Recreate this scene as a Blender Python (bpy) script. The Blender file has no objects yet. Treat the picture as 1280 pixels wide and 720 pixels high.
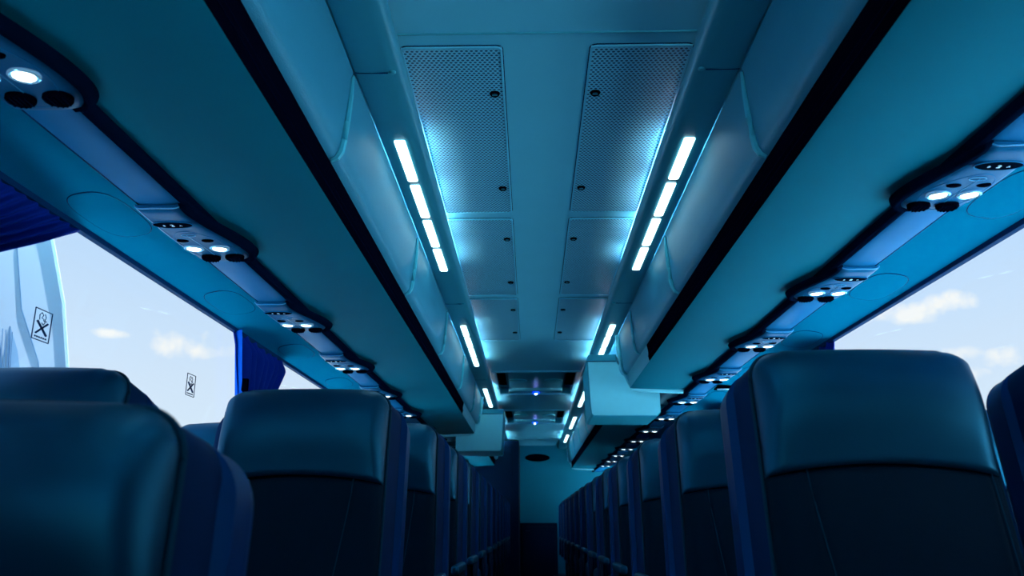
import bpy, bmesh, math, random
from mathutils import Vector, Matrix, Euler
random.seed(7)
S = bpy.context.scene
C = S.collection
PI = math.pi

# ------------------------------------------------------------------ camera
cam_d = bpy.data.cameras.new('camera'); cam = bpy.data.objects.new('camera', cam_d); C.objects.link(cam)
cam.location = (-0.045, 0, 0.9)
cam.rotation_euler = (math.radians(90 + 15.894), 0, math.radians(1.28))
cam_d.sensor_width = 36; cam_d.lens = 36 * 1036 / 1280
cam_d.clip_start = 0.02; cam_d.clip_end = 500
cam_d.dof.use_dof = True; cam_d.dof.focus_distance = 2.6; cam_d.dof.aperture_fstop = 5.6
S.camera = cam

# ------------------------------------------------------------------ world (blue sky, a few small clouds)
W = bpy.data.worlds.new('sky'); S.world = W; W.use_nodes = True
nt = W.node_tree; nt.nodes.clear()
def N(t, **k):
    n = nt.nodes.new(t)
    for a, b in k.items(): setattr(n, a, b)
    return n
def mth(op, a, b=None, c=None, clamp=False):
    n = N('ShaderNodeMath', operation=op); n.use_clamp = clamp
    for i, v in enumerate((a, b, c)):
        if v is None: continue
        if isinstance(v, (int, float)): n.inputs[i].default_value = v
        else: nt.links.new(v, n.inputs[i])
    return n.outputs[0]
tc = N('ShaderNodeTexCoord'); G = tc.outputs['Generated']
sep = N('ShaderNodeSeparateXYZ'); nt.links.new(G, sep.inputs[0])
ramp = N('ShaderNodeValToRGB'); nt.links.new(mth('MULTIPLY_ADD', sep.outputs[2], 0.5, 0.5), ramp.inputs[0])
cr = ramp.color_ramp
cr.elements[0].position = 0.0;  cr.elements[0].color = (.10, .17, .25, 1)
cr.elements[1].position = 1.0;  cr.elements[1].color = (.22, .44, .86, 1)
for p_, c_ in ((.49, (.16, .25, .36, 1)), (.505, (.80, .92, 1.0, 1)), (.58, (.70, .84, 1.0, 1)), (.64, (.58, .77, 1.0, 1)), (.75, (.34, .58, .93, 1))):
    e = cr.elements.new(p_); e.color = c_
# clouds: soft ellipses around fixed sky directions, broken up by noise
noise = N('ShaderNodeTexNoise'); noise.inputs['Scale'].default_value = 22; noise.inputs['Detail'].default_value = 6; noise.inputs['Roughness'].default_value = .6
nt.links.new(G, noise.inputs['Vector'])
clouds = [((.4149, .8829, .2198), .046, .0125), ((.4480, .8660, .2270), .028, .012), ((.4516, .8753, .1731), .026, .010), ((.4639, .8727, .1520), .028, .008),
          ((.4869, .8580, .1635), .020, .012), ((-.3875, .9017, .1925), .040, .016), ((-.3700, .9100, .1880), .055, .010), ((-.4536, .8687, .1987), .020, .005),
          ((.70, .70, .20), .09, .02), ((-.75, .60, .25), .10, .025)]
acc = None
for (dx, dy, dz), rw, rh in clouds:
    hn = math.hypot(dx, dy)
    dot = N('ShaderNodeVectorMath', operation='DOT_PRODUCT'); nt.links.new(G, dot.inputs[0]); dot.inputs[1].default_value = (dy / hn, -dx / hn, 0)
    fw = N('ShaderNodeVectorMath', operation='DOT_PRODUCT'); nt.links.new(G, fw.inputs[0]); fw.inputs[1].default_value = (dx, dy, dz)
    a = mth('POWER', mth('DIVIDE', mth('ABSOLUTE', dot.outputs['Value']), rw), 2)
    b = mth('POWER', mth('DIVIDE', mth('ABSOLUTE', mth('SUBTRACT', sep.outputs[2], dz)), rh), 2)
    v = mth('SUBTRACT', 1.0, mth('ADD', a, b))
    v = mth('MULTIPLY', mth('MAXIMUM', v, -1.5), 1.0)
    v = mth('ADD', v, mth('MULTIPLY', mth('LESS_THAN', fw.outputs['Value'], .5), -9))
    acc = v if acc is None else mth('MAXIMUM', acc, v)
cf = mth('MULTIPLY', mth('ADD', acc, mth('MULTIPLY', mth('SUBTRACT', noise.outputs['Fac'], .5), 6.5)), .75, clamp=True)
mix = N('ShaderNodeMix', data_type='RGBA'); nt.links.new(cf, mix.inputs[0]); nt.links.new(ramp.outputs[0], mix.inputs[6]); mix.inputs[7].default_value = (1.0, 1.0, .98, 1)
bg = N('ShaderNodeBackground'); nt.links.new(mix.outputs[2], bg.inputs[0]); bg.inputs[1].default_value = 1.0
out = N('ShaderNodeOutputWorld'); nt.links.new(bg.outputs[0], out.inputs[0])

sun_d = bpy.data.lights.new('sun', 'SUN'); sun = bpy.data.objects.new('sun', sun_d); C.objects.link(sun)
sun_d.energy = 33.0; sun_d.color = (.78, .96, 1.0); sun_d.angle = .01
sun.rotation_euler = (math.radians(-14), math.radians(4), 0)      # high, slightly ahead of the coach
S.view_settings.view_transform = 'Standard'; S.view_settings.look = 'None'
S.view_settings.gamma = 1; S.view_settings.use_curve_mapping = False
S.view_settings.exposure = 0.0

# ------------------------------------------------------------------ materials
def principled(name, col, rough=.5, spec=.5, metal=0, noise_amt=0, noise_scale=30, bump=0, bump_scale=200, coat=0, emis=None, es=0, tint=(.10, .62, 1.0)):
    m = bpy.data.materials.new(name); m.use_nodes = True
    t = m.node_tree; p = t.nodes['Principled BSDF']
    p.inputs['Base Color'].default_value = (*col, 1); p.inputs['Roughness'].default_value = rough
    p.inputs['Specular IOR Level'].default_value = spec; p.inputs['Metallic'].default_value = metal
    p.inputs['Coat Weight'].default_value = coat
    p.inputs['Specular Tint'].default_value = (*tint, 1); p.inputs['Coat Tint'].default_value = (*tint, 1)
    if emis: p.inputs['Emission Color'].default_value = (*emis, 1); p.inputs['Emission Strength'].default_value = es
    tc = t.nodes.new('ShaderNodeTexCoord')
    if noise_amt:
        n = t.nodes.new('ShaderNodeTexNoise'); n.inputs['Scale'].default_value = noise_scale; n.inputs['Detail'].default_value = 4
        t.links.new(tc.outputs['Object'], n.inputs['Vector'])
        r = t.nodes.new('ShaderNodeMapRange'); r.inputs[3].default_value = 1 - noise_amt; r.inputs[4].default_value = 1 + noise_amt
        t.links.new(n.outputs['Fac'], r.inputs[0])
        v = t.nodes.new('ShaderNodeVectorMath'); v.operation = 'SCALE'; v.inputs[0].default_value = col
        t.links.new(r.outputs[0], v.inputs['Scale']); t.links.new(v.outputs[0], p.inputs['Base Color'])
    if bump:
        n = t.nodes.new('ShaderNodeTexNoise'); n.inputs['Scale'].default_value = bump_scale; n.inputs['Detail'].default_value = 3
        t.links.new(tc.outputs['Object'], n.inputs['Vector'])
        b = t.nodes.new('ShaderNodeBump'); b.inputs['Strength'].default_value = bump; b.inputs['Distance'].default_value = .002
        t.links.new(n.outputs['Fac'], b.inputs['Height']); t.links.new(b.outputs[0], p.inputs['Normal'])
    return m
def emission(name, col, s):
    m = bpy.data.materials.new(name); m.use_nodes = True; t = m.node_tree; t.nodes.clear()
    e = t.nodes.new('ShaderNodeEmission'); e.inputs[0].default_value = (*col, 1); e.inputs[1].default_value = s
    o = t.nodes.new('ShaderNodeOutputMaterial'); t.links.new(e.outputs[0], o.inputs[0]); return m
M = {}
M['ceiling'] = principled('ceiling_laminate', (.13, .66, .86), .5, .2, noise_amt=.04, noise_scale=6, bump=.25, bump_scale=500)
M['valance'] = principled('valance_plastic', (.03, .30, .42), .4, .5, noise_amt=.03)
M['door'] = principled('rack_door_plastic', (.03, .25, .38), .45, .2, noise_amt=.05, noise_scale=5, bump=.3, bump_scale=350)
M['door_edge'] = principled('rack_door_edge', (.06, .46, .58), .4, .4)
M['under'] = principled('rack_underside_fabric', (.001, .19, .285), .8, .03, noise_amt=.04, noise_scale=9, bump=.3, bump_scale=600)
M['under2'] = principled('box_housing_plastic', (.02, .36, .50), .6, .1, noise_amt=.03)  # coloured darker than the front panel to shade the box underside
M['bulk'] = principled('bulkhead_plastic', (.20, .78, .93), .5, .2, noise_amt=.03)
M['black'] = principled('black_rubber', (.0012, .0015, .006), .7, .0, noise_amt=.2)
M['bumper'] = principled('dark_glossy_trim', (.0006, .005, .020), .6, .0, noise_amt=.15)
M['channel'] = principled('blue_glossy_plastic', (.006, .18, .42), .48, .012, noise_amt=.12, noise_scale=7)
M['unit'] = principled('console_plastic', (.004, .125, .29), .42, .02, noise_amt=.08)
M['chrome'] = principled('pale_trim', (.05, .42, .75), .35, .3)
M['lens_dark'] = principled('smoked_lens', (.001, .005, .014), .6, .0)
M['wall'] = principled('side_panel_plastic', (.001, .20, .36), .7, .0, noise_amt=.04, bump=.25, bump_scale=500)
M['frame'] = principled('window_rubber', (.001, .035, .12), .6, .03, noise_amt=.1)
M['leather'] = principled('dark_leather', (.0005, .027, .062), .42, 1.0, noise_amt=.12, noise_scale=14, bump=.12, bump_scale=420, tint=(.03, .60, 1.0))
M['fabric'] = principled('dark_seat_fabric', (.0006, .009, .024), .75, .3, noise_amt=.15, noise_scale=60, bump=.5, bump_scale=700)
M['gusset'] = principled('navy_seat_side', (.0006, .020, .095), .6, .25, noise_amt=.1, bump=.3, bump_scale=500)
M['shell'] = principled('seat_shell_plastic', (.0008, .042, .180), .45, .3, noise_amt=.06)
M['seam'] = principled('seam_thread', (.002, .045, .085), .6, .3)
M['seat_metal'] = principled('seat_frame_metal', (.02, .04, .08), .4, .5, metal=.6)
M['floor'] = principled('floor_vinyl', (.002, .012, .03), .5, .3, noise_amt=.3, noise_scale=40)
M['backwall'] = principled('rear_wall_laminate', (.01, .25, .36), .6, .3, noise_amt=.04)
M['darkwall'] = principled('dark_laminate', (.001, .006, .03), .5, .3, noise_amt=.1)
M['bodyw'] = principled('coach_white_paint', (.42, .44, .52), .6, .1, noise_amt=.08, noise_scale=1.5)
M['trimw'] = principled('white_trim', (.85, .88, .92), .5, .2)
M['bodyb'] = principled('coach_blue_paint', (.22, .32, .46), .6, .1, noise_amt=.05)
M['ground'] = principled('concrete_ground', (.35, .42, .48), .9, .2, noise_amt=.1, noise_scale=1)
M['ink'] = principled('sticker_ink', (.002, .02, .08), .5, .3)
M['glyph'] = principled('pale_print', (.5, .8, .95), .5, .3, emis=(.5, .8, 1), es=.15)  # print given a faint glow of its own
M['lamp'] = emission('lamp_lens', (.64, .95, 1.0), 4.2)
M['tube'] = emission('lamp_tube', (.97, .93, 1.0), 76)
M['spot'] = emission('reading_light_bulb', (.72, .92, 1.0), 5)
M['led'] = emission('blue_led', (.0, .02, 1.0), 7)
M['led_core'] = emission('led_core', (.35, .55, 1.0), 60)
M['ring'] = principled('reflector', (.3, .7, .95), .15, .6, metal=.8, emis=(.3, .7, 1), es=.25)  # faint own glow added to the light rings and the handle grip

def curtain_mat():
    m = principled('blue_curtain_cloth', (.002, .022, .26), .8, .1, bump=.5, bump_scale=300)
    t = m.node_tree; p = t.nodes['Principled BSDF']
    tr = t.nodes.new('ShaderNodeBsdfTranslucent'); tr.inputs[0].default_value = (.002, .05, .75, 1)
    mx = t.nodes.new('ShaderNodeMixShader'); mx.inputs[0].default_value = .05
    t.links.new(p.outputs[0], mx.inputs[1]); t.links.new(tr.outputs[0], mx.inputs[2])
    t.links.new(mx.outputs[0], t.nodes['Material Output'].inputs[0]); return m
M['curtain'] = curtain_mat()
M['strap'] = principled('bright_blue_strap', (.002, .13, .80), .5, .3)

def glass_mat():
    m = bpy.data.materials.new('window_glass'); m.use_nodes = True; t = m.node_tree; t.nodes.clear()
    tr = t.nodes.new('ShaderNodeBsdfTransparent'); tr.inputs[0].default_value = (.97, .99, 1, 1)
    gl = t.nodes.new('ShaderNodeBsdfGlossy'); gl.inputs['Roughness'].default_value = .02; gl.inputs[0].default_value = (.8, .95, 1, 1)
    lw = t.nodes.new('ShaderNodeLayerWeight'); lw.inputs[0].default_value = .12
    mx = t.nodes.new('ShaderNodeMixShader'); o = t.nodes.new('ShaderNodeOutputMaterial')
    mp = t.nodes.new('ShaderNodeMath'); mp.operation = 'MULTIPLY'; mp.inputs[1].default_value = .12; t.links.new(lw.outputs['Facing'], mp.inputs[0])
    t.links.new(mp.outputs[0], mx.inputs[0]); t.links.new(tr.outputs[0], mx.inputs[1]); t.links.new(gl.outputs[0], mx.inputs[2]); t.links.new(mx.outputs[0], o.inputs[0])
    return m
M['glass'] = glass_mat()

def perforated_mat():
    m = principled('perforated_sheet', (.045, .38, .58), .4, .3)
    t = m.node_tree; p = t.nodes['Principled BSDF']; L = t.links
    def mm(op, a, b=None):
        n = t.nodes.new('ShaderNodeMath'); n.operation = op
        for i, v in enumerate((a, b)):
            if v is None: continue
            if isinstance(v, (int, float)): n.inputs[i].default_value = v
            else: L.new(v, n.inputs[i])
        return n.outputs[0]
    tc = t.nodes.new('ShaderNodeTexCoord'); sp = t.nodes.new('ShaderNodeSeparateXYZ'); L.new(tc.outputs['Object'], sp.inputs[0])
    sx, sy = .0125, .0215
    u = mm('DIVIDE', sp.outputs[0], sx); v = mm('DIVIDE', sp.outputs[1], sy)
    def dist(off):
        a = mm('MULTIPLY', mm('SUBTRACT', mm('FRACT', mm('ADD', u, off + 100)), .5), sx)
        b = mm('MULTIPLY', mm('SUBTRACT', mm('FRACT', mm('ADD', v, off + 100)), .5), sy)
        return mm('SQRT', mm('ADD', mm('MULTIPLY', a, a), mm('MULTIPLY', b, b)))
    d = mm('MINIMUM', dist(0), dist(.5))
    mask = mm('LESS_THAN', d, .0039)
    mx = t.nodes.new('ShaderNodeMix'); mx.data_type = 'RGBA'; L.new(mask, mx.inputs[0])
    mx.inputs[6].default_value = (.19, .72, .93, 1); mx.inputs[7].default_value = (.006, .09, .20, 1)
    L.new(mx.outputs[2], p.inputs['Base Color'])
    return m
M['perf'] = perforated_mat()

M['leather'].node_tree.nodes['Principled BSDF'].inputs['IOR'].default_value = 1.75

# ------------------------------------------------------------------ mesh helpers
def obj(name, bm, mat, parent=None, loc=None, smooth=35):
    bmesh.ops.recalc_face_normals(bm, faces=bm.faces)
    for f in bm.faces: f.smooth = True
    lim = math.radians(smooth)
    for e in bm.edges:
        if len(e.link_faces) == 2 and e.calc_face_angle(0) > lim: e.smooth = False
    me = bpy.data.meshes.new(name); bm.to_mesh(me); bm.free()
    for m in (mat if isinstance(mat, (list, tuple)) else [mat]): me.materials.append(m)
    o = bpy.data.objects.new(name, me); C.objects.link(o)
    if parent: o.parent = parent
    if loc: o.location = loc
    return o
def tag(o, label=None, cat=None, group=None, kind=None):
    if label: o['label'] = label
    if cat: o['category'] = cat
    if group: o['group'] = group
    if kind: o['kind'] = kind
    return o
def thing(name, label, cat, loc=(0, 0, 0), group=None):
    o = bpy.data.objects.new(name, None); C.objects.link(o); o.location = loc; o.empty_display_size = .1
    return tag(o, label, cat, group)
def BM(): return bmesh.new()
def box(bm, lo, hi, bev=0, seg=2):
    r = bmesh.ops.create_cube(bm, size=1); vs = r['verts']
    for v in vs: v.co = Vector([(a + b) / 2 + c * (b - a) for a, b, c in zip(lo, hi, v.co)])
    if bev:
        es = list({e for v in vs for e in v.link_edges})
        bmesh.ops.bevel(bm, geom=es, offset=bev, segments=seg, affect='EDGES', profile=.5)
    return bm
def grid(bm, rows, closed_u=False, closed_v=False):
    V = [[bm.verts.new(p) for p in r] for r in rows]; n = len(V); m = len(V[0])
    for i in range(n - (0 if closed_v else 1)):
        for j in range(m - (0 if closed_u else 1)):
            a, b, c, d = V[i][j], V[i][(j + 1) % m], V[(i + 1) % n][(j + 1) % m], V[(i + 1) % n][j]
            try: bm.faces.new((a, b, c, d))
            except ValueError: pass
    return V
def loft(bm, rings, cap=True):
    V = grid(bm, rings, closed_u=True)
    if cap: bm.faces.new(V[0]); bm.faces.new(V[-1][::-1])
    return bm
def prism_y(bm, prof, y0, y1):       # profile of (x, z) pushed along y
    return loft(bm, [[(x, y0, z) for x, z in prof], [(x, y1, z) for x, z in prof]])
def slab(path, t):                   # a thin closed profile from an open (x,z) path, thickness t to its left
    up = []
    for i, (x, z) in enumerate(path):
        a = path[max(i - 1, 0)]; b = path[min(i + 1, len(path) - 1)]
        dx, dz = b[0] - a[0], b[1] - a[1]; l = math.hypot(dx, dz) or 1
        up.append((x - dz / l * t, z + dx / l * t))
    return path + up[::-1]
def tube(bm, pts, r, n=8, closed=False):
    pts = [Vector(p) for p in pts]; rings = []
    for i, p in enumerate(pts):
        a = pts[i - 1] if (i or closed) else p; b = pts[(i + 1) % len(pts)] if (i < len(pts) - 1 or closed) else p
        t = (b - a).normalized(); s = t.cross(Vector((0, 0, 1)))
        if s.length < .1: s = t.cross(Vector((0, 1, 0)))
        s.normalize(); u = s.cross(t)
        rr = r[i] if isinstance(r, (list, tuple)) else r
        rings.append([p + s * math.cos(2 * PI * k / n) * rr + u * math.sin(2 * PI * k / n) * rr for k in range(n)])
    V = grid(bm, rings, closed_u=True, closed_v=closed)
    if not closed: bm.faces.new(V[0][::-1]); bm.faces.new(V[-1])
    return bm
def lathe(bm, prof, c=(0, 0, 0), ax=(1, 0, 0), ay=(0, 1, 0), az=(0, 0, 1), n=24, sx=1, sy=1):
    c, ax, ay, az = map(Vector, (c, ax, ay, az))
    rings = [[c + ax * (math.cos(2 * PI * k / n) * r * sx) + ay * (math.sin(2 * PI * k / n) * r * sy) + az * h for k in range(n)] for r, h in prof]
    V = grid(bm, rings, closed_u=True); bm.faces.new(V[0][::-1]); bm.faces.new(V[-1]); return bm
def copy_tree(o, parent=None):
    c = o.copy(); C.objects.link(c); c.parent = parent
    for ch in list(o.children): copy_tree(ch, c)
    return c
def mir(path, s): return [(x * s, z) for x, z in path]

Y0, Y1 = -1.6, 12.8                  # front and rear inner faces of the saloon
ORD = ['first', 'second', 'third', 'fourth', 'fifth', 'sixth', 'seventh', 'eighth', 'ninth', 'tenth', 'eleventh', 'twelfth', 'thirteenth', 'fourteenth', 'fifteenth']
SIDE = {-1: 'left', 1: 'right'}

# ------------------------------------------------------------------ setting: floor, podiums, ceiling, walls
bm = box(BM(), (-1.42, Y0 - .1, -.12), (1.42, Y1 + .1, 0)); tag(obj('floor', bm, M['floor']), kind='structure')
podium = {}
for s in (-1, 1):
    bm = BM(); a = 1.02 if s < 0 else 1.0
    x0, x1 = sorted((s * .26, s * 1.335)); box(bm, (x0, a, 0.0), (x1, Y1 - .01, .2 if s > 0 else .212), .01)
    tag(obj('trim_' + ('1' if s < 0 else '2'), bm, M['floor']), kind='structure')
bm = BM()
prof = [(-1.0, 2.035), (-.5, 2.046), (-.35, 2.05), (.35, 2.05), (.5, 2.046), (1.0, 2.035), (1.0, 2.1), (-1.0, 2.1)]
# the ceiling is made of sheets that leave two rectangular roof openings free
HA = [(6.43, 7.57), (8.72, 9.86)]; HX = .33
ys = [Y0] + [v for h in HA for v in h] + [Y1]
for i in range(0, len(ys), 2): prism_y(bm, prof, ys[i], ys[i + 1])
for a, b in HA:
    prism_y(bm, [(-1.0, 2.035), (-.5, 2.046), (-HX, 2.05), (-HX, 2.1), (-1.0, 2.1)], a, b)
    prism_y(bm, [(1.0, 2.035), (1.0, 2.1), (HX, 2.1), (HX, 2.05), (.5, 2.046)], a, b)
tag(obj('ceiling', bm, M['ceiling']), kind='structure')
bm = prism_y(BM(), [(-1.25, 1.70), (-1.22, 2.0), (-1.1, 2.14), (0, 2.19), (1.1, 2.14), (1.22, 2.0), (1.25, 1.70), (1.275, 1.70), (1.25, 2.02), (1.12, 2.17), (0, 2.23), (-1.12, 2.17), (-1.25, 2.02), (-1.275, 1.70)], Y0, Y1)
tag(obj('ceiling_outer', bm, M['ceiling']), kind='structure')
# raised joint strips across the ceiling
for k, y in enumerate((-.55, 1.77)):
    bm = box(BM(), (-.365, y - .003, 2.0465), (.365, y + .003, 2.0515), .001, 1)
    tag(obj('trim_%d' % (3 + k), bm, M['door_edge']), kind='structure')

def wx(z): return 1.204 + .113 * (1.6326 - z)          # inner face of the window plane, leaning outwards towards the floor
for s in (-1, 1):
    # lower wall and the panel above the windows
    bm = BM()
    prism_y(bm, [(s * 1.36, 0), (s * wx(.75), .75), (s * (wx(.75) + .06), .75), (s * 1.42, 0)], Y0, Y1)
    prism_y(bm, [(s * 1.000, 1.668), (s * 1.10, 1.655), (s * 1.19, 1.6380), (s * 1.204, 1.6326), (s * 1.224, 1.6326), (s * 1.25, 1.70), (s * 1.25, 1.75), (s * 1.0, 1.72)], Y0, Y1)
    tag(obj('wall_' + SIDE[s], bm, M['wall']), kind='structure')
    bm = prism_y(BM(), [(s * 1.192, 1.6372), (s * 1.196, 1.625), (s * 1.209, 1.622), (s * 1.2125, 1.626), (s * 1.2125, 1.6345)], Y0, Y1)
    prism_y(bm, [(s * (wx(.78) - .015), .752), (s * (wx(.78) - .012), .775), (s * (wx(.78) + .03), .775), (s * (wx(.78) + .03), .752)], Y0, Y1)
    for y in (-.3, 1.42, 3.56, 5.36, 7.2, 9.0, 10.8):
        loft(bm, [[(s * (wx(z) + o), y + q, z) for o, q in ((-.006, -.045), (-.006, .045), (.03, .045), (.03, -.045))] for z in (.76, 1.628)])
    loft(bm, [[(s * (wx(z) + o), y, z) for o, y in ((-.004, Y0), (-.004, .25 if s < 0 else .75), (.03, .25 if s < 0 else .75), (.03, Y0))] for z in (.76, 1.628)])  # solid side panels out of view, added to darken the near racks
    tag(obj('window_frame_' + SIDE[s], bm, M['frame']), kind='structure')
    bm = loft(BM(), [[(s * (wx(z) + a), y, z) for a, y in ((.010, Y0), (.010, Y1), (.016, Y1), (.016, Y0))] for z in (.76, 1.632)])
    tag(obj('window_' + ('1' if s < 0 else '2'), bm, M['glass']), kind='structure')

# rear wall: pale upper laminate, dark lower part, dark side compartment on the left
tag(obj('wall_back', box(BM(), (-1.42, Y1, .0), (1.42, Y1 + .06, 2.24)), M['backwall']), kind='structure')
bm = BM(); box(bm, (-1.42, Y0 - .06, 0), (1.42, Y0, 1.0)); box(bm, (-1.27, Y0 - .06, 1.86), (1.27, Y0, 2.2))  # unseen front wall, its opening sized to set light on the seats
tag(obj('wall_front', bm, M['darkwall']), kind='structure')
t = thing('rear_cabinet', 'low dark cabinet against the rear wall, end of the aisle', 'cabinet', (0, 12.74, 0))
obj('body', box(BM(), (-.20, -.36, .0), (.33, .055, .915), .01), M['darkwall'], t)
d_ = obj('door', box(BM(), (-.17, -.385, .05), (.30, -.362, .86), .006), M['darkwall'], t)
obj('latch', box(BM(), (-.14, -.397, .80), (-.07, -.386, .815), .003), M['seat_metal'], d_)
t = thing('toilet_compartment', 'dark full-height compartment behind the last left seats', 'compartment', (-.72, 12.1, .2))
obj('body', box(BM(), (-.40, -.38, .012), (.51, .64, 1.82), .01), M['darkwall'], t)
d_ = obj('door', box(BM(), (-.25, -.40, .02), (.42, -.383, 1.78), .005), M['darkwall'], t)
obj('handle', box(BM(), (.33, -.43, .75), (.36, -.402, .9), .005), M['seat_metal'], d_)
bm = lathe(BM(), [(1, 0), (1, .006), (.86, .012), (.80, .004), (.8, .003)], (0, 0, 0), (1, 0, 0), (0, 0, 1), (0, -1, 0), 32, .19, .055)
for v in bm.verts: v.co.y *= 1.0
t = thing('wall_vent', 'oval dark vent high on the pale rear wall', 'vent', (.055, Y1 - .001, 1.865))
obj('rim', bm, M['black'], t)
bm = BM()
for k in range(5):
    zz = -.03 + k * .015; hw = .14 * math.sqrt(1 - (zz / .05) ** 2)
    box(bm, (-hw, -.012, zz - .003), (hw, -.006, zz + .003))
obj('slats', bm, M['bumper'], t)

# ------------------------------------------------------------------ luggage racks
DP = [(.487, 1.998), (.491, 1.985), (.494, 1.93), (.500, 1.859), (.506, 1.81), (.511, 1.780), (.520, 1.764), (.5336, 1.757)]
STRIP = [(.5336, 1.757), (.5365, 1.745), (.541, 1.72), (.5395, 1.70), (.545, 1.676)]
UNDER = [(.545, 1.676), (.56, 1.672), (.70, 1.668), (.80, 1.664), (.866, 1.667), (.998, 1.669)]
def rack(s, y0, y1, seams, black_end, label, lip=True):
    t = thing('luggage_rack', label, 'luggage rack', (0, y0, 1.7))
    def P(path): return [(x * s, z - 1.7) for x, z in path]
    bm = BM()
    body = [(.545, 1.676)] + UNDER[1:] + [(.998, 1.70), (.62, 1.73), (.56, 1.77), (.545, 1.81), (.53, 1.90), (.525, 2.02), (.510, 2.02), (.512, 1.90), (.526, 1.81), (.540, 1.78), (.553, 1.745)]
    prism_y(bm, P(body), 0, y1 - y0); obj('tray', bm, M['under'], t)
    ye = (black_end if black_end else y1) - y0
    bm = BM(); prism_y(bm, P(slab(STRIP, .012)), 0, ye)
    obj('edge_strip', bm, M['black'], t)
    bm = BM()
    for x, z in ((.5415, 1.7225), (.5385, 1.7000)): tube(bm, [(s * x, 0, z - 1.7), (s * x, ye, z - 1.7)], .0013, 6)
    obj('edge_bead', bm, M['bumper'], t)
    if black_end and black_end < y1:
        bm = prism_y(BM(), P(slab(STRIP, .012)), ye + .002, y1 - y0)
        obj('rail', bm, M['valance'], t)
        bm = prism_y(BM(), P([(.541, 1.726), (.5425, 1.716), (.549, 1.716), (.549, 1.726)]), ye, y1 - y0); obj('rail_slot', bm, M['black'], t)
    ed = [y0] + [v for v in seams if y0 < v < y1] + [y1]
    for a, b in zip(ed, ed[1:]):
        a += .004; b -= .004
        bm = BM(); rings = []
        e = .012
        for yy, inset in ((a, .005), (a + .003, .001), (a + e, 0), (b - e, 0), (b - .003, .001), (b, .005)):
            pth = [(x + inset, z) for x, z in DP]
            rings.append([(x * s, yy - y0, z - 1.7) for x, z in slab(pth, .014)])
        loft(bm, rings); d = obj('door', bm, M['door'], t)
        # the rounded paler end edge of the door, on its far end
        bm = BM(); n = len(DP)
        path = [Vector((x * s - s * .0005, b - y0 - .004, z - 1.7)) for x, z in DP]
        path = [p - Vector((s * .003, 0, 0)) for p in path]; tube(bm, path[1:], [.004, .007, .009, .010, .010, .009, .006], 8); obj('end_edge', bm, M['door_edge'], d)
    if lip:
        bm = BM()
        path = DP + [(.545, 1.700), (.556, 1.676), (.60, 1.664), (.70, 1.658), (.80, 1.654), (.86, 1.652)]
        pts = [(x * s, y1 - y0 + .012, z - 1.7) for x, z in path]
        prism_y(bm, P(slab([(x - .012 if z > 1.70 else x, z) for x, z in path], .03)), y1 - y0 + .002, y1 - y0 + .05)
        tube(bm, [(x - s * .012 * (1 if z + 1.7 > 1.70 else 0), y, z) for x, y, z in pts], .010, 10)
        obj('end_lip', bm, M['bulk'], t)
    return t
rack(-1, Y0, 7.42, [-.55, .65, 1.865, 3.10, 4.29, 5.45, 6.6], 6.08, 'long teal overhead rack on the left, ending at the left hanging box')
rack(1, Y0, 4.90, [-.55, .65, 1.865, 3.10, 4.29], 4.06, 'teal overhead rack on the right, nearest section, ending at the large bulkhead box')
rack(1, 5.86, 12.2, [7.0, 8.2, 9.4, 10.6, 11.4], None, 'teal overhead rack on the right, far section beyond the large bulkhead box')
rack(-1, 8.55, 11.6, [9.7, 10.8], None, 'teal overhead rack on the left, far section hidden behind the left bulkhead box', lip=False)

# ------------------------------------------------------------------ bulkhead boxes hanging at the rack ends
def bulkhead(s, y0, y1, label, x_in, x_out):
    t = thing('bulkhead_box', label, 'overhead box', (0, y0, 1.55))
    def pr(xi, xo, zb, zt): return [(s * xi, zt), (s * (xi + .012), zb + .06), (s * (xi + .018), zb + .012), (s * (xi + .03), zb), (s * (xo - .02), zb - .002), (s * xo, zb + .02), (s * xo, zb + .25), (s * .56, zb + .25), (s * .50, zt)]
    p = pr(x_in, x_out, 0, .345)
    bm = loft(BM(), [[(x, .0, z) for x, z in p], [(x, y1 - y0 - .16, z) for x, z in p], [(x * (1 if abs(x) > .5 else 1.15), y1 - y0, z + (.06 if z < .2 else 0)) for x, z in p]])
    obj('housing', bm, M['under2'], t, smooth=30)
    q = [(x, z) for x, z in pr(x_in + .003, x_out - .003, .003, .34)]
    bm = prism_y(BM(), [(x, z) for x, z in q], -.012, 0.0); obj('front_panel', bm, M['bulk'], t, smooth=30)
    bm = prism_y(BM(), [(s * (x_in - .008), .345), (s * (x_in + .004), .385), (s * .50, .385), (s * .50, .345)], -.02, y1 - y0 - .1); obj('top_trim', bm, M['valance'], t)
    bm = BM(); a_, b_ = sorted((s * .60, s * .74)); box(bm, (a_, .03, .22), (b_, y1 - y0 - .05, .488)); obj('hanger', bm, M['valance'], t)
    return t
bulkhead(1, 5.21, 5.855, 'large pale blue box hanging at the end of the right rack', .318, .768)
bulkhead(-1, 7.80, 8.545, 'smaller-looking pale blue box hanging farther back at the end of the left rack', .300, .745)

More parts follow.
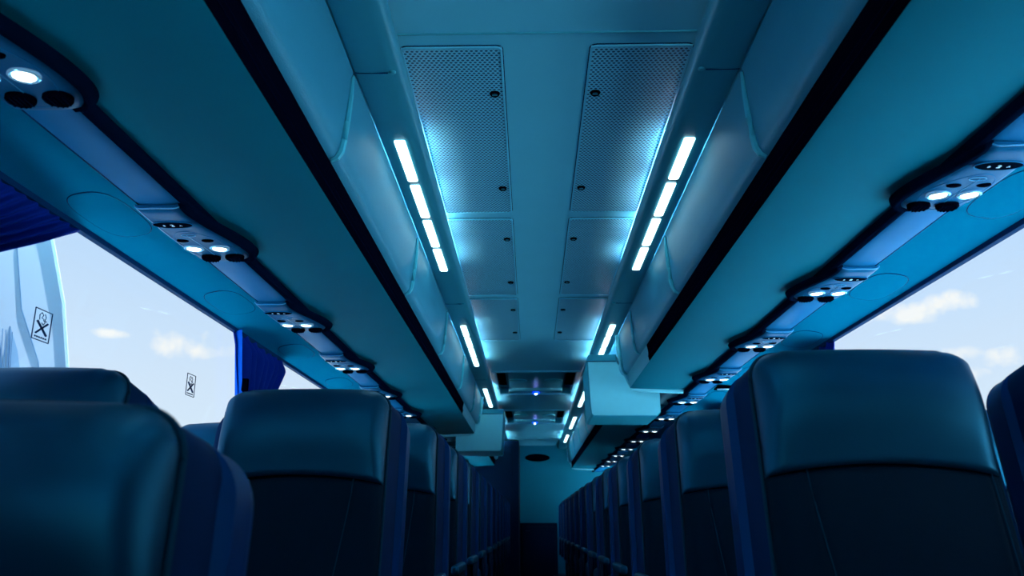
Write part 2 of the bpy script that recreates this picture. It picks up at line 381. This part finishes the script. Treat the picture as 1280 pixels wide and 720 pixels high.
# ------------------------------------------------------------------ light valances, lamps, screws
VAL = [(.4845, 2.000), (.480, 1.998), (.44, 1.997), (.398, 1.999), (.378, 2.003), (.366, 2.012), (.360, 2.026)]
for s in (-1, 1):
    t = thing('light_valance', 'slim teal lamp valance along the %s side of the ceiling' % SIDE[s], 'light valance', (0, 0, 2.0))
    bm = prism_y(BM(), [(x * s, z - 2.0) for x, z in slab(VAL, -.0035)], Y0, Y1 - .02 if s > 0 else 11.65)
    obj('cover', bm, M['valance'], t)
    for y in (-.45, 1.86, 4.15, 6.5):
        bm = lathe(BM(), [(.009, 0), (.009, -.002), (.006, -.005), (.001, -.0055)], (s * .389, y, .0015 - .001), n=16); obj('screw', bm, M['door_edge'], t)
        bm = prism_y(BM(), [(s * .40, -.0018), (s * .484, -.0008), (s * .484, -.0035), (s * .40, -.0045)], y - .001, y + .001); obj('joint', bm, M['frame'], t)
groups = [(-.10, 4, .302, .338), (2.240, 4, .302, .338), (4.635, 4, .28, .325), (6.96, 4, .25, .285), (8.90, 4, .24, .28), (10.75, 3, .28, .33)]
for s in (-1, 1):
    for gi, (ys_, n, L_, P_) in enumerate(groups):
        where = ('out of view above the camera' if gi == 0 else '%s group from the near end in the %s valance' % (ORD[gi - 1], SIDE[s]))
        t = thing('ceiling_lamp', 'row of glowing lamp lenses, %s' % where, 'ceiling lamp', (s * .43, ys_, 1.997), 'lamp groups along the valances')
        for k in range(n):
            bm = box(BM(), (-.0165, k * P_, -.0065), (.0165, k * P_ + L_, .002), .006, 3)
            obj('lens', bm, M['lamp'], t)
            bm = tube(BM(), [(-s * .012, k * P_ + .03, .022), (-s * .012, k * P_ + L_ - .03, .022)], .0055, 8)
            obj('tube', bm, M['tube'], t)

# ------------------------------------------------------------------ perforated ceiling panels and hatches
def frame_bm(x0, y0, x1, y1, w, z0, z1, r=.02):
    bm = BM(); rings = []
    def rr(x0, y0, x1, y1, r, z):
        pts = []
        for cx, cy, a in ((x1 - r, y1 - r, 0), (x0 + r, y1 - r, 90), (x0 + r, y0 + r, 180), (x1 - r, y0 + r, 270)):
            for k in range(6):
                q = math.radians(a + k * 18); pts.append((cx + r * math.cos(q), cy + r * math.sin(q), z))
        return pts
    R = [rr(x0, y0, x1, y1, r, z1), rr(x0, y0, x1, y1, r, z0 + .001), rr(x0 + .002, y0 + .002, x1 - .002, y1 - .002, r, z0), rr(x0 + w, y0 + w, x1 - w, y1 - w, max(r - w, .003), z0), rr(x0 + w, y0 + w, x1 - w, y1 - w, max(r - w, .003), z1)]
    grid(bm, R, closed_u=True, closed_v=True); return bm
spans = [None, (1.82, 2.97), (3.035, 4.16), (4.225, 5.27)]
for pi_, sp_ in enumerate(spans):
    if not sp_: continue
    a, b = sp_
    for s in (-1, 1):
        if pi_ == 0: lab = 'perforated ceiling panel just above the camera, %s of centre' % SIDE[s]
        else: lab = '%s perforated ceiling panel from the near end, %s of the ceiling centre' % (['', 'large first', 'second', 'third'][pi_], SIDE[s])
        L_ = b - a
        t = thing('ceiling_panel', lab, 'ceiling panel', (s * .2385, a, 2.05), 'perforated ceiling panels')
        obj('grille', box(BM(), (-.127, .006, -.0045), (.127, L_ - .006, -.0005), .0015, 1), M['perf'], t)
        obj('border', frame_bm(-.128, .003, .128, L_ - .003, .0055, -.0075, -.0006, .016), M['ceiling'], t)
        obj('gap', frame_bm(-.1305, .0005, .1305, L_ - .0005, .0022, -.0022, -.0003, .018), M['frame'], t)
        for q in (.235, L_ - .245):
            bm = lathe(BM(), [(.014, 0), (.014, -.004), (.011, -.008), (.0095, -.006), (.009, -.003)], (-s * .1, q, -.004), n=20)
            la = obj('latch', bm, M['black'], t)
            obj('slot', box(BM(), (-s * .1 - .007, q - .002, -.012), (-s * .1 + .007, q + .002, -.0068)), M['valance'], la)
for k, (a, b) in enumerate(HA):
    L_ = b - a
    t = thing('roof_hatch', ['nearer recessed ceiling unit with blue indicator light', 'farther recessed ceiling unit with blue indicator light'][k], 'roof hatch', (0, a, 2.05), 'recessed units in the ceiling')
    obj('rim', frame_bm(-HX - .025, -.035, HX + .025, L_ + .035, .035, -.010, .002, .03), M['door_edge'] if False else M['ceiling'], t)
    bm = BM(); box(bm, (-HX + .001, .001, .055), (HX - .001, L_ - .001, .07)); box(bm, (-HX + .001, .001, .0), (-HX + .012, L_ - .001, .056)); box(bm, (HX - .012, .001, .0), (HX - .001, L_ - .001, .056))
    box(bm, (-HX + .001, .001, .0), (HX - .001, .012, .056)); box(bm, (-HX + .001, L_ - .012, .0), (HX - .001, L_ - .001, .056))
    obj('recess', bm, M['valance'], t)
    obj('lid', box(BM(), (-.235, .10, .012), (.235, L_ - .24, .05), .012), M['valance'], t)
    for s in (-1, 1):
        obj('vent', box(BM(), (s * .283 - .035, .18, .01), (s * .283 + .035, L_ - .42, .03), .006), M['black'], t)
        obj('air_outlet', lathe(BM(), [(.075, .0), (.075, -.010), (.055, -.016), (.03, -.012), (.01, -.013)], (s * .15, L_ * .42, .013), n=24), M['door_edge'], t)  # pale discs stand in for two reflections inside the recess
    obj('grip_bar', box(BM(), (-.24, L_ - .20, -.012), (.24, L_ - .10, .03), .012, 3), M['ceiling'], t)
    il = obj('indicator_light', lathe(BM(), [(.030, 0), (.030, -.006), (.020, -.012), (.004, -.013)], (.005, L_ - .15, -.011), n=20), M['led'], t)  # lens widened to draw the blue halo around the small bulb
    obj('bulb', lathe(BM(), [(.010, 0), (.010, -.006), (.006, -.010), (.001, -.011)], (.005, L_ - .15, -.022), n=16), M['led_core'], il)

# ------------------------------------------------------------------ service channel (bumper and glossy cover) along both sides
CH = [(.897, 1.655), (.905, 1.6515), (.93, 1.6495), (.96, 1.6485), (.985, 1.6495), (1.000, 1.6525), (1.006, 1.660), (1.004, 1.667)]
BP = [(.866, 1.666), (.866, 1.654), (.871, 1.646), (.880, 1.643), (.889, 1.646), (.894, 1.652), (.897, 1.657), (.897, 1.666)]
units = {1: [1.56 + .848 * (k - 1) for k in range(13)], -1: [.949 + .917 * k for k in range(12)]}
UL = {1: .37, -1: .43}
for s in (-1, 1):
    t = thing('service_channel', 'glossy blue channel with dark edge running under the %s luggage rack' % SIDE[s], 'service channel', (s * .95, 0, 1.66))
    bm = prism_y(BM(), [((x - .95) * s, z - 1.66) for x, z in BP], Y0, Y1 - .1 if s > 0 else 11.65); obj('bumper', bm, M['bumper'], t)
    bm = prism_y(BM(), [((x - .95) * s, z - 1.66) for x, z in CH], Y0, Y1 - .1 if s > 0 else 11.65); obj('cover', bm, M['channel'], t)
    bm = tube(BM(), [(s * .0565, Y0, -.004), (s * .0565, 11.65, -.004)], .0018, 6); obj('outer_edge', bm, M['frame'], t)

def text_mesh(txt, size):
    cu = bpy.data.curves.new('t', 'FONT'); cu.body = txt; cu.size = size; cu.align_x = 'CENTER'; cu.align_y = 'CENTER'; cu.extrude = .0003
    o = bpy.data.objects.new('t', cu); C.objects.link(o)
    dg = bpy.context.evaluated_depsgraph_get(); me = bpy.data.meshes.new_from_object(o.evaluated_get(dg))
    bpy.data.objects.remove(o); return me
def unit(s, L_):
    root = bpy.data.objects.new('reading_light_console', None); C.objects.link(root)
    def xa(t):                                    # aisle edge: swells then closes round
        u = t / .80
        if t < .80: b = (math.sin(PI / 2 * u) ** 2.2)
        else: b = math.sqrt(max(0, 1 - ((t - .80) / .20) ** 2))
        return .896 - .054 * b
    def xw(t):
        return 1.009 + .006 * math.sin(PI * min(1, t * 1.1))
    def dep(t):
        e = min(1, t / .05, (1 - t) / .12); e = max(0, e)
        return .004 + .014 * math.sqrt(1 - (1 - e) ** 2)
    def F(t, q):                                  # q 0..1 from aisle to window, z below the channel face
        x = xa(t) + (xw(t) - xa(t)) * q
        z = -(dep(t) * max(0, 1 - abs(2 * q - 1) ** 4) ** .5)
        return Vector(((x - .95) * s, t * L_, .0015 + z))
    T = [i / 40 for i in range(41)]; Q = [(1 - math.cos(PI * i / 24)) / 2 for i in range(25)]
    bm = BM(); V = grid(bm, [[F(t, q) for q in Q] for t in T])
    top = [[(F(t, q).x, F(t, q).y, .002) for q in (1, 0)] for t in T]
    for i in range(40):
        a = [bm.verts.new(p) for p in (top[i][0], top[i + 1][0])]; bm.faces.new((V[i][-1], V[i + 1][-1], a[1], a[0]))
        a = [bm.verts.new(p) for p in (top[i][1], top[i + 1][1])]; bm.faces.new((V[i][0], a[0], a[1], V[i + 1][0]))
    obj('body', bm, M['unit'], root, smooth=50)
    # dark bumper sweeping round the aisle side
    rings = []
    for t in T:
        x = (xa(t) - .95); d = dep(t) * .55
        w = .030 * (.65 + .35 * math.sin(PI * t))
        rings.append([((x + a) * s, t * L_, b) for a, b in ((.004, .002), (.004, -d * .8), (-w * .25, -d - .008), (-w * .65, -d - .006), (-w, -d * .3), (-w - .001, .002))])
    bm = loft(BM(), rings); obj('bumper', bm, M['bumper'], root, smooth=60)
    # pale joint line where the console meets the channel cover
    bm = tube(BM(), [F(.012, q) - Vector((0, .012 * math.sin(PI * q), .0015)) for q in Q], .0018, 6); obj('joint_line', bm, M['chrome'], root)
    bm = tube(BM(), [F(t, .985) - Vector((0, 0, .001)) for t in T[1:36]], .0014, 6); obj('edge_line', bm, M['chrome'], root)
    # oval inset outline
    pts = []
    for k in range(40):
        a = 2 * PI * k / 40; pts.append(F(.64 + .29 * math.cos(a), .52 + .40 * math.sin(a)) - Vector((0, 0, .0002)))
    obj('inset_line', tube(BM(), pts, .0009, 6, closed=True), M['channel'], root)
    obj('centre_line', tube(BM(), [F(t, .56) - Vector((0, 0, .0004)) for t in (.42, .5, .6, .7, .8, .9)], .0008, 6), M['chrome'], root)
    # seat number window with its rim
    c = F(.23, .52)
    obj('number_window', lathe(BM(), [(1, .002), (1, -.0015), (.92, -.003), (.6, -.0026), (.1, -.0026)], c, n=32, sx=.050, sy=.021), M['lens_dark'], root)
    obj('window_rim', tube(BM(), [c + Vector((.052 * math.cos(2 * PI * k / 36), .023 * math.sin(2 * PI * k / 36), -.001)) for k in range(36)], .0014, 6, closed=True), M['channel'], root)
    # call button: a small oval outline
    c = F(.42, .52)
    obj('call_button', tube(BM(), [c + Vector((.019 * math.cos(2 * PI * k / 28), .009 * math.sin(2 * PI * k / 28), -.001)) for k in range(28)], .0009, 6, closed=True), M['chrome'], root)
    for q in (.335, .76):
        c = F(.52, q)
        obj('switch', lathe(BM(), [(1, .002), (1, -.002), (.7, -.0035), (.1, -.0035)], c, n=20, sx=.016, sy=.010), M['black'], root)
        c = F(.665, q - .01)
        r = obj('reading_light', lathe(BM(), [(1, .002), (1, -.0035), (.86, -.0055), (.74, -.003), (.1, -.0025)], c, n=28, sx=.027, sy=.024), M['ring'], root)
        obj('bulb', lathe(BM(), [(1, -.002), (.95, -.0045), (.7, -.006), (.1, -.0065)], c, n=24, sx=.0195, sy=.018), M['spot'], r)
        c = F(.845, .25 + (q - .335) * .95)
        nz = obj('air_nozzle', lathe(BM(), [(1, .002), (1, -.006), (.85, -.010), (.70, -.006), (.1, -.005)], c, n=24, sx=.0265, sy=.0235), M['black'], root)
        bm = BM()
        for k in range(-2, 3):
            hh = .020 * math.sqrt(1 - (k / 2.8) ** 2); box(bm, (c.x + k * .0085 - .0012, c.y - hh, c.z - .0115), (c.x + k * .0085 + .0012, c.y + hh, c.z - .004))
        obj('vane', bm, M['bumper'], nz)
    return root, F
digits = {}
for s in (-1, 1):
    root, F = unit(s, UL[s]); c = F(.23, .52)
    for i, y in enumerate(units[s]):
        r = root if i == 0 else copy_tree(root)
        r.location = (s * .95, y, 1.6495)
        near = 'mostly above the frame' if (i == 0 and s == 1) else ''
        tag(r, '%s reading light console from the near end under the %s rack' % (ORD[i].capitalize() if i else 'Nearest', SIDE[s]), 'reading light console', 'reading light consoles under the racks')
        num = i + 2 if s == 1 else i + 2
        if i <= 6:
            for j, (tx, sz) in enumerate((('\u25aa' if False else 'B', .011), (str(num), .019), ('A', .011))):
                key = (tx, sz)
                if key not in digits: digits[key] = text_mesh(tx, sz)
                o = bpy.data.objects.new('number_digit' if j == 1 else 'seat_letter', digits[key]); C.objects.link(o); o.parent = r
                if not digits[key].materials: digits[key].materials.append(M['glyph'])
                o.rotation_euler = (PI, 0, 0); o.location = c + Vector(((j - 1) * .021, 0, -.0036))

# shallow oval speaker covers on the panel above the windows
for s in (-1, 1):
    for i in range(5):
        y = (1.86 + .802 * i) if s > 0 else (1.95 + .865 * i)
        t = thing('speaker_cover', '%s oval speaker cover from the near end, panel above the %s windows' % (ORD[i].capitalize(), SIDE[s]), 'speaker cover', (s * 1.105, y, 1.6522), 'oval covers above the windows')
        tilt = .12
        def pp(a, k=1): 
            x = .062 * math.copysign(abs(math.cos(a)) ** .7, math.cos(a)) * k; yy = .15 * math.copysign(abs(math.sin(a)) ** .7, math.sin(a)) * k
            return Vector((s * x, yy, -x * .165 + (.0005)))
        obj('outline', tube(BM(), [pp(2 * PI * k / 48) for k in range(48)], .0013, 6, closed=True), M['frame'], t)
        bm = BM(); vs = [bm.verts.new(pp(2 * PI * k / 48, .985) - Vector((0, 0, .0012))) for k in range(48)]; bm.faces.new(vs)
        r_ = bmesh.ops.extrude_face_region(bm, geom=list(bm.faces)); bmesh.ops.translate(bm, verts=[v for v in r_['geom'] if isinstance(v, bmesh.types.BMVert)], vec=(0, 0, .002))
        obj('cover', bm, M['wall'], t)

# small dark grab slot above the right window
t = thing('exit_handle', 'small dark handle slot above the right window behind the large seat', 'handle', (1.065, 4.75, 1.656))
obj('recess', box(BM(), (-.05, -.05, -.012), (.05, .05, -.001), .004), M['black'], t)
obj('grip', box(BM(), (-.04, -.012, -.017), (.04, .012, -.011), .003), M['ring'], t)

# ------------------------------------------------------------------ seats
def outline(W, L, R, v0, n=9, taper=.006):
    pts = [(-W - taper, v0)]
    for k in range(4): pts.append((-W - taper * (1 - (k + 1) / 5), v0 + (L - R - v0) * (k + 1) / 5))
    for k in range(n + 1):
        a = PI - (PI / 2) * k / n; pts.append((-W + R + R * math.cos(a), L - R + R * math.sin(a)))
    crown = .006
    pts = [(x, v) for x, v in pts]
    for k in range(1, 6): 
        u = -1 + 2 * k / 6; pts.append(((W - R) * u, L + crown * (1 - u * u)))
    right = [(-x, v) for x, v in pts if x < -1e-6 and abs(x) >= (W - R) - 1e-6][::-1]
    return pts + right
def ring_solid(bm, secs):          # secs: list of (outline, y)
    return loft(bm, [[(x, y, v) for x, v in o] for o, y in secs])
def front_bm(W, L, R, vb, vt, base, bulge, arc=None, top=False, groove=None, nu=44, nv=30):
    # vb(u), vt(u): lower and upper edge; returns a closed pillow
    us = [math.sin(PI / 2 * (-1 + 2 * i / nu)) for i in range(nu + 1)]
    F_, B_ = [], []
    for j in range(nv + 1):
        w = (1 - math.cos(PI * j / nv)) / 2
        rf, rb = [], []
        for u in us:
            lo = vb(u)
            xx = u * W
            if top:
                ax = abs(xx) - (W - R)
                hi = L + .006 * (1 - u * u) if ax <= 0 else L - R + math.sqrt(max(0, R * R - ax * ax))
                hi = max(hi, lo + .001)
            else: hi = vt(u)
            v = lo + (hi - lo) * w
            x = xx * (1 + (.006 / W) * max(0, min(1, 1 - v / L)) * (1 if not top else .6))
            ds = W - abs(xx); dt = hi - v if top else (hi - v) * 2.2; db = (v - lo) * (1.5 if top else 1)
            d = min(ds, dt if dt > 0 else 0, max(db, 0)) if True else ds
            e = min(1, min(max(ds, 0), max(dt, 0)) / .032); e = math.sqrt(1 - (1 - e) ** 2)
            e2 = min(1, max(db, 0) / .012); e2 = math.sqrt(1 - (1 - e2) ** 2) * .35 + .65
            D = (base + bulge(u, w)) * (.25 + .75 * e) * e2
            if groove: D -= groove(x, v)
            rf.append((x, -D, v)); rb.append((x, .004, v))
        F_.append(rf); B_.append(rb)
    bm = BM(); Vf = grid(bm, F_); Vb = grid(bm, B_)
    def bridge(a, b):
        for i in range(len(a) - 1):
            try: bm.faces.new((a[i], a[i + 1], b[i + 1], b[i]))
            except ValueError: pass
    bridge(Vf[0], Vb[0]); bridge(Vf[-1], Vb[-1]); bridge([r[0] for r in Vf], [r[0] for r in Vb]); bridge([r[-1] for r in Vf], [r[-1] for r in Vb])
    return bm
LB = .588; WF = .193
def arcv(u): return LB - .228 + .020 * (1 - u * u)
def seat_proto(s, window=False):
    """s=+1: aisle side is local -x (right block); s=-1 mirrored."""
    root = bpy.data.objects.new('coach_seat', None); C.objects.link(root)
    ins_a = lambda v: s * (-(WF - .062) + .045 * (1 - max(0, min(1, (v) / (LB - .228)))) ** 1.3)   # aisle-side seam
    ins_b = lambda v: s * (WF - .022)
    def gr(x, v):
        g = 0
        for f in (ins_a, ins_b):
            d = abs(x - f(v)); 
            if d < .006: g = max(g, .0035 * (1 - d / .006))
        return g
    bk = obj('backrest', front_bm(WF, LB, .05, lambda u: -.06, arcv, .032, lambda u, w: .012 * (1 - u * u) * math.sin(PI * w), groove=gr, nu=80), M['fabric'], root, (0, 0, .42))
    obj('headrest', front_bm(WF, LB, .048, arcv, None, .036, lambda u, w: .040 * (1 - .55 * u ** 4) * math.sin(PI * w ** 1.2), top=True), M['leather'], bk)
    for f in (ins_a, ins_b):
        pts = [(f(v), -.034 - .010 * math.sin(PI * (v + .06) / .44), v) for v in [-.04 + k * (arcv(f(LB * .6) / WF) + .038) / 14 for k in range(15)]]
        obj('seam', tube(BM(), pts, .0012, 6), M['seam'], bk)
    us = [-.985 + 1.97 * k / 30 for k in range(31)]
    obj('seam', tube(BM(), [(u * WF, -.026 * (1 - .3 * u ** 6), arcv(u) - .001) for u in us], .0013, 6), M['black'], bk)
    # piping round the front edge
    o = outline(WF + .003, LB + .001, .05, -.05)
    obj('piping', tube(BM(), [(x, -.004, v) for x, v in o], .0035, 8), M['seam'], bk)
    o2 = outline(WF - .012, LB - .010, .045, -.05)
    # side panel between the cushion and the shell
    oi = outline(WF + .001, LB - .002, .05, -.06); oo = outline(WF + .010, LB - .002, .054, -.06); o3 = outline(WF + .028, LB - .010, .058, -.06)
    obj('side_panel', ring_solid(BM(), [(oi, -.002), (oo, .010), (o3, .050), (o3, .064), (oi, .070)]), M['gusset'], bk, smooth=50)
    # outer shell, wider than the cushion
    a = outline(WF + .026, LB - .024, .06, -.08); b = outline(WF + .0385, LB - .014, .065, -.08); c = outline(WF + .0395, LB - .016, .065, -.08); d = outline(WF + .020, LB - .045, .07, -.08)
    obj('back_shell', ring_solid(BM(), [(a, .040), (b, .046), (c, .088), (b, .100), (d, .118)]), M['shell'], bk, smooth=50)
    # seat cushion, arms, pedestal
    bm = BM(); rings = []
    for y, w, zt in ((.03, .205, .43), (-.02, .212, .452), (-.2, .215, .462), (-.36, .213, .458), (-.42, .205, .44), (-.435, .19, .41)):
        ring = []
        for k in range(28):
            an = 2 * PI * k / 28; cx = abs(math.cos(an)) ** .35 * math.copysign(1, math.cos(an)); cz = abs(math.sin(an)) ** .5 * math.copysign(1, math.sin(an))
            ring.append((w * cx, y, (zt + .33) / 2 + (zt - .33) / 2 * cz))
        rings.append(ring)
    obj('seat_cushion', loft(bm, rings), M['leather'], root, smooth=60)
    obj('seat_pan', box(BM(), (-.2, -.40, .30), (.2, .04, .335), .008), M['seat_metal'], root)
    for q in (-1, 1):
        if q == -s or not window:
            if q == s: continue
            ar = obj('armrest', box(BM(), (q * .221 - .016, -.30, .505), (q * .221 + .016, .05, .54), .012, 3), M['leather'], root)
            obj('arm_bracket', box(BM(), (q * .224 - .010, -.02, .33), (q * .224 + .010, .04, .52), .006), M['seat_metal'], ar)
        obj('leg', loft(BM(), [[(q * .15 + a * .018, -.18 + b * w, z) for a, b in ((-1, -1), (1, -1), (1, 1), (-1, 1))] for z, w in ((0, .14), (.02, .13), (.05, .035), (.26, .04), (.302, .12))]), M['seat_metal'], root)
    return root
LEAN = math.radians(12)
dy_top = LB * math.sin(LEAN)
protos = {}
def place(s, x, ytop, label, lean=12, z=.2, ztop=None):
    key = s
    if key not in protos: r = protos[key] = seat_proto(s)
    else: r = copy_tree(protos[key])
    lean = math.radians(lean)
    h = .42 + LB * math.cos(lean)
    r.location = (s * x, ytop - LB * math.sin(lean), z)
    for ch in r.children:
        if ch.name.startswith('backrest'): ch.rotation_euler.x = -lean
    return tag(r, label, 'seat', 'rows of coach seats')
XA, XW = .545, 1.018
for i in range(13):
    y = 1.50 + .806 * i
    if y > 12.3: break
    place(1, XA, y, 'navy leather coach seat beside the aisle, right side, %s' % ('large nearest row filling the lower right' if i == 0 else '%s row back' % ORD[i]))
    if y < 12.2: place(1, XW + .010, y - .03, 'navy leather coach seat beside the right windows, %s' % ('nearest row cut off by the frame' if i == 0 else '%s row back' % ORD[i]), lean=13 if i % 2 else 12)
for i in range(12):
    y = 1.98 + .80 * i
    if y > 11.2: break
    place(-1, .573 if i == 0 else .549, y, 'navy leather coach seat beside the aisle, left side, %s' % ('just behind the blurred nearest seat' if i == 0 else '%s behind the blurred nearest seat' % ORD[i]), lean=14 if i == 0 else 6, z=.212)
    place(-1, XW + (.030 if i == 0 else .010), y - (.32 if i == 0 else .02), 'navy leather coach seat beside the left windows, %s' % ('top edge showing over the blurred nearest seat' if i == 0 else '%s row behind the blurred nearest seat' % ORD[i]), lean=16 if i == 0 else 7, z=.212)
place(-1, .556, .77, 'blurred nearest navy leather seat at lower left, lower than the others', lean=8, z=0)

# ------------------------------------------------------------------ curtains
def curtain(s, ytop0, ytop1, ytie, ztie, label, pleats=9, sag=.05, strap=True, spread=.06, straight=0):
    t = thing('window_curtain', label, 'curtain', (s * 1.17, ytie, 1.62), 'blue curtains tied back at the windows')
    nu, nv = pleats * 10, 26; F_ = []
    for j in range(nv + 1):
        v = j / nv; row = []
        for i in range(nu + 1):
            u = i / nu
            yt = ytop0 + (ytop1 - ytop0) * u; yb = ytie + spread * (u - .5)
            k = v ** (1.0 - .25 * u); y = yt + (yb - yt) * (k if not straight else v ** 1.0)
            z = 1.640 - (1.640 - ztie) * v - sag * math.sin(PI * v) * (u if ytop1 > ytop0 else 1 - u)
            g = min(1, v / .22); g = g * g * (3 - 2 * g)
            amp = (.006 + .017 * g) * (1 - .45 * v) * (.8 + .35 * math.sin(5.3 * u + 1))
            x = wx(z) - .002 - .032 * g + amp * math.sin(2 * PI * pleats * u + 1.1 * math.sin(3 * v + u * 7)) + .003 * math.sin(23 * u + 7 * v) * g
            row.append((x * s - s * 1.17, y - ytie, z - 1.62))
        F_.append(row)
    bm = BM(); grid(bm, F_)
    o = obj('cloth', bm, M['curtain'], t, smooth=80)
    md = o.modifiers.new('thick', 'SOLIDIFY'); md.thickness = .0015
    bm = BM(); xw_ = wx(ztie) - .034
    tube(bm, [(s * (xw_ + .028 * math.cos(a)) - s * 1.17, (spread * .5 + .015) * math.sin(a), ztie - 1.62) for a in [2 * PI * k / 20 for k in range(20)]], .010, 8, closed=True)
    obj('tie_band', bm, M['strap'], t)
    if strap:
        y0 = min(ytop0, ytop1) - ytie; yq = lambda z: y0 + (1.64 - z) * (-spread / 2 - y0) / (1.64 - ztie)
        bm = loft(BM(), [[(s * (wx(z) - .052 + a) - s * 1.17, yq(z) + b, z - 1.62) for a, b in ((.012, -.004), (.016, -.004), (.050, .022), (.050, .028))] for z in (1.628, 1.50, 1.36, 1.24, ztie)])
        obj('hem_strap', bm, M['strap'], t)
        obj('buckle', box(BM(), (s * (wx(1.43) - .052) - s * 1.17 - .012, yq(1.43) - .012, -.215), (s * (wx(1.43) - .052) - s * 1.17 + .012, yq(1.43) + .006, -.165), .003), M['black'], t)
    return t
curtain(-1, 1.02, 2.02, .86, 1.06, 'dark blue pleated curtain swept back at the upper left corner', 20, sag=.0, strap=False, straight=1, spread=.08)
curtain(-1, 3.12, 3.80, 3.44, 1.26, 'bright blue curtain with black buckle hanging in the left windows', 7, sag=.0, spread=.20, straight=1)
curtain(-1, 5.05, 5.6, 5.2, 1.18, 'blue curtain farther back in the left windows, hidden by the seats', 6, sag=0, spread=.1)
curtain(1, 3.36, 3.95, 3.50, 1.18, 'blue curtain at the right window just above the large seat', 6, sag=0, spread=.10, strap=False)
curtain(1, 5.25, 5.8, 5.35, 1.18, 'blue curtain farther back in the right windows, beside the large seat', 6, sag=0, spread=.1, strap=False)

for s in (-1, 1):            # unseen curtains added over the rearmost windows to darken the far end
    for k, (a, b) in enumerate(((6.0, 8.9), (9.1, 11.6))):
        if s > 0 or k == 0:
            t = thing('window_curtain', 'drawn blue curtain over the %s %s windows, behind the far seats' % (['first far', 'last'][k], SIDE[s]), 'curtain', (s * 1.17, a, 1.62), 'blue curtains drawn shut at the rear windows')
            bm = BM(); nu = int((b - a) * 60); rows_ = []
            for z in (1.625, 1.58, 1.4, 1.2, 1.0, .82):
                g = .008 if z > 1.6 else .014
                rows_.append([((wx(z) - .010 + g * .5 * math.sin((b - a) * 60 * u / nu * .9)) * s - s * 1.17, u * (b - a) / nu, z - 1.62) for u in range(nu + 1)])
            grid(bm, rows_); o = obj('cloth', bm, M['curtain'], t, smooth=80); md = o.modifiers.new('thick', 'SOLIDIFY'); md.thickness = .0015

# ------------------------------------------------------------------ emergency stickers on the left glass
def sticker(yc, zc, label):
    t = thing('window_sticker', label, 'sticker', (-(wx(zc) + .0085), yc, zc), 'pictogram stickers on the left windows')
    t.rotation_euler = (PI / 2 , 0, PI / 2)
    # local x runs along the bus, local y up
    t.rotation_euler = Euler((math.radians(90), 0, math.radians(90)))
    def ln(pts, r): return tube(BM(), [(x, y, 0) for x, y in pts], r, 6)
    bm = BM(); w, h = .036, .0375
    for a, b in (((-w, -h), (w, -h)), ((w, -h), (w, h)), ((w, h), (-w, h)), ((-w, h), (-w, -h))): tube(bm, [(a[0], a[1], 0), (b[0], b[1], 0)], .0014, 6)
    obj('border', bm, M['ink'], t)
    bm = BM(); tube(bm, [(-.022, -.022, 0), (.022, .008, 0)], .0028, 6); tube(bm, [(-.022, .008, 0), (.022, -.022, 0)], .0028, 6); obj('cross', bm, M['ink'], t)
    bm = BM()
    for pts in (((-.014, .012), (-.016, .024), (-.008, .031), (.0, .026), (-.006, .018), (.004, .016)), ((.006, .030), (.012, .022), (.008, .014), (.016, .012)), ((-.004, .006), (.004, .002), (.010, .010), (.002, .014))):
        tube(bm, [(x, y, 0) for x, y in pts], .0011, 6)
    obj('hand_symbol', bm, M['ink'], t)
    bm = BM()
    for k in range(6): box(bm, (-.026 + k * .009, -.032, -.0004), (-.020 + k * .009, -.028, .0006))
    obj('caption', bm, M['ink'], t)
    return t
sticker(1.956, 1.3684, 'square pictogram sticker with a cross, nearer one on the left glass')
sticker(2.878, 1.3704, 'small pictogram sticker with a cross, farther one against the sky')

# ------------------------------------------------------------------ outside: a parked coach close by on the left, the ground
t = thing('parked_coach', 'pale coach parked outside, raked front corner seen through left window', 'coach', (-4.2, 0, -1.5))
def pc(y, z): return (y, z + 1.5)
side = [(-7, -1.1), (5.62, -1.1), (5.60, .9), (5.22, 1.70), (5.147, 1.88), (5.00, 2.25), (4.715, 2.695), (4.30, 3.0), (3.6, 3.1), (-7, 3.1)]
bm = loft(BM(), [[(1.2 + (0 if y < 4.2 else 0), *pc(y, z)) for y, z in side], [(-1.2, *pc(y, z)) for y, z in side]]); obj('body', bm, M['bodyw'], t)
bm = BM(); tube(bm, [(1.203, *pc(y, z)) for y, z in side[2:9]], .012, 8); obj('corner_trim', bm, M['trimw'], t)
win = [(2.2, 1.45), (4.60, 1.45), (4.56, 1.62), (4.36, 2.12), (4.28, 2.60), (4.1, 2.72), (2.2, 2.72)]
bm = loft(BM(), [[(1.198, *pc(y, z)) for y, z in win], [(1.204, *pc(y, z)) for y, z in win]]); obj('side_window', bm, M['bodyb'], t)
win = [(4.62, 1.5), (4.80, 1.5), (4.62, 1.86), (4.52, 1.98)]
bm = loft(BM(), [[(1.198, *pc(y, z)) for y, z in win], [(1.206, *pc(y, z)) for y, z in win]]); obj('quarter_window', bm, M['bodyb'], t)
bm = BM()
for k in range(9): tube(bm, [(1.21, *pc(4.36 + k * .03, 1.60)), (1.21, *pc(4.30 + k * .03, 1.95))], .003, 6)
obj('grille', bm, M['bodyb'], t)
bm = tube(BM(), [(1.2005, *pc(4.46, 2.45)), (1.202, *pc(4.60, 2.1)), (1.202, *pc(4.84, 1.84)), (1.202, *pc(4.98, 1.5))], .004, 6); obj('panel_joint', bm, M['bodyb'], t)
for y in (-5, 3.9):
    for x in (1.05, -1.05):
        bm = lathe(BM(), [(.2, -.15), (.47, -.15), (.5, -.12), (.5, .12), (.47, .15), (.2, .15)], (x, y, .5), (0, 1, 0), (0, 0, 1), (1, 0, 0), 32); obj('wheel', bm, M['black'], t)
tag(obj('ground', box(BM(), (-60, -60, -1.52), (60, 80, -1.5)), M['ground']), kind='structure')
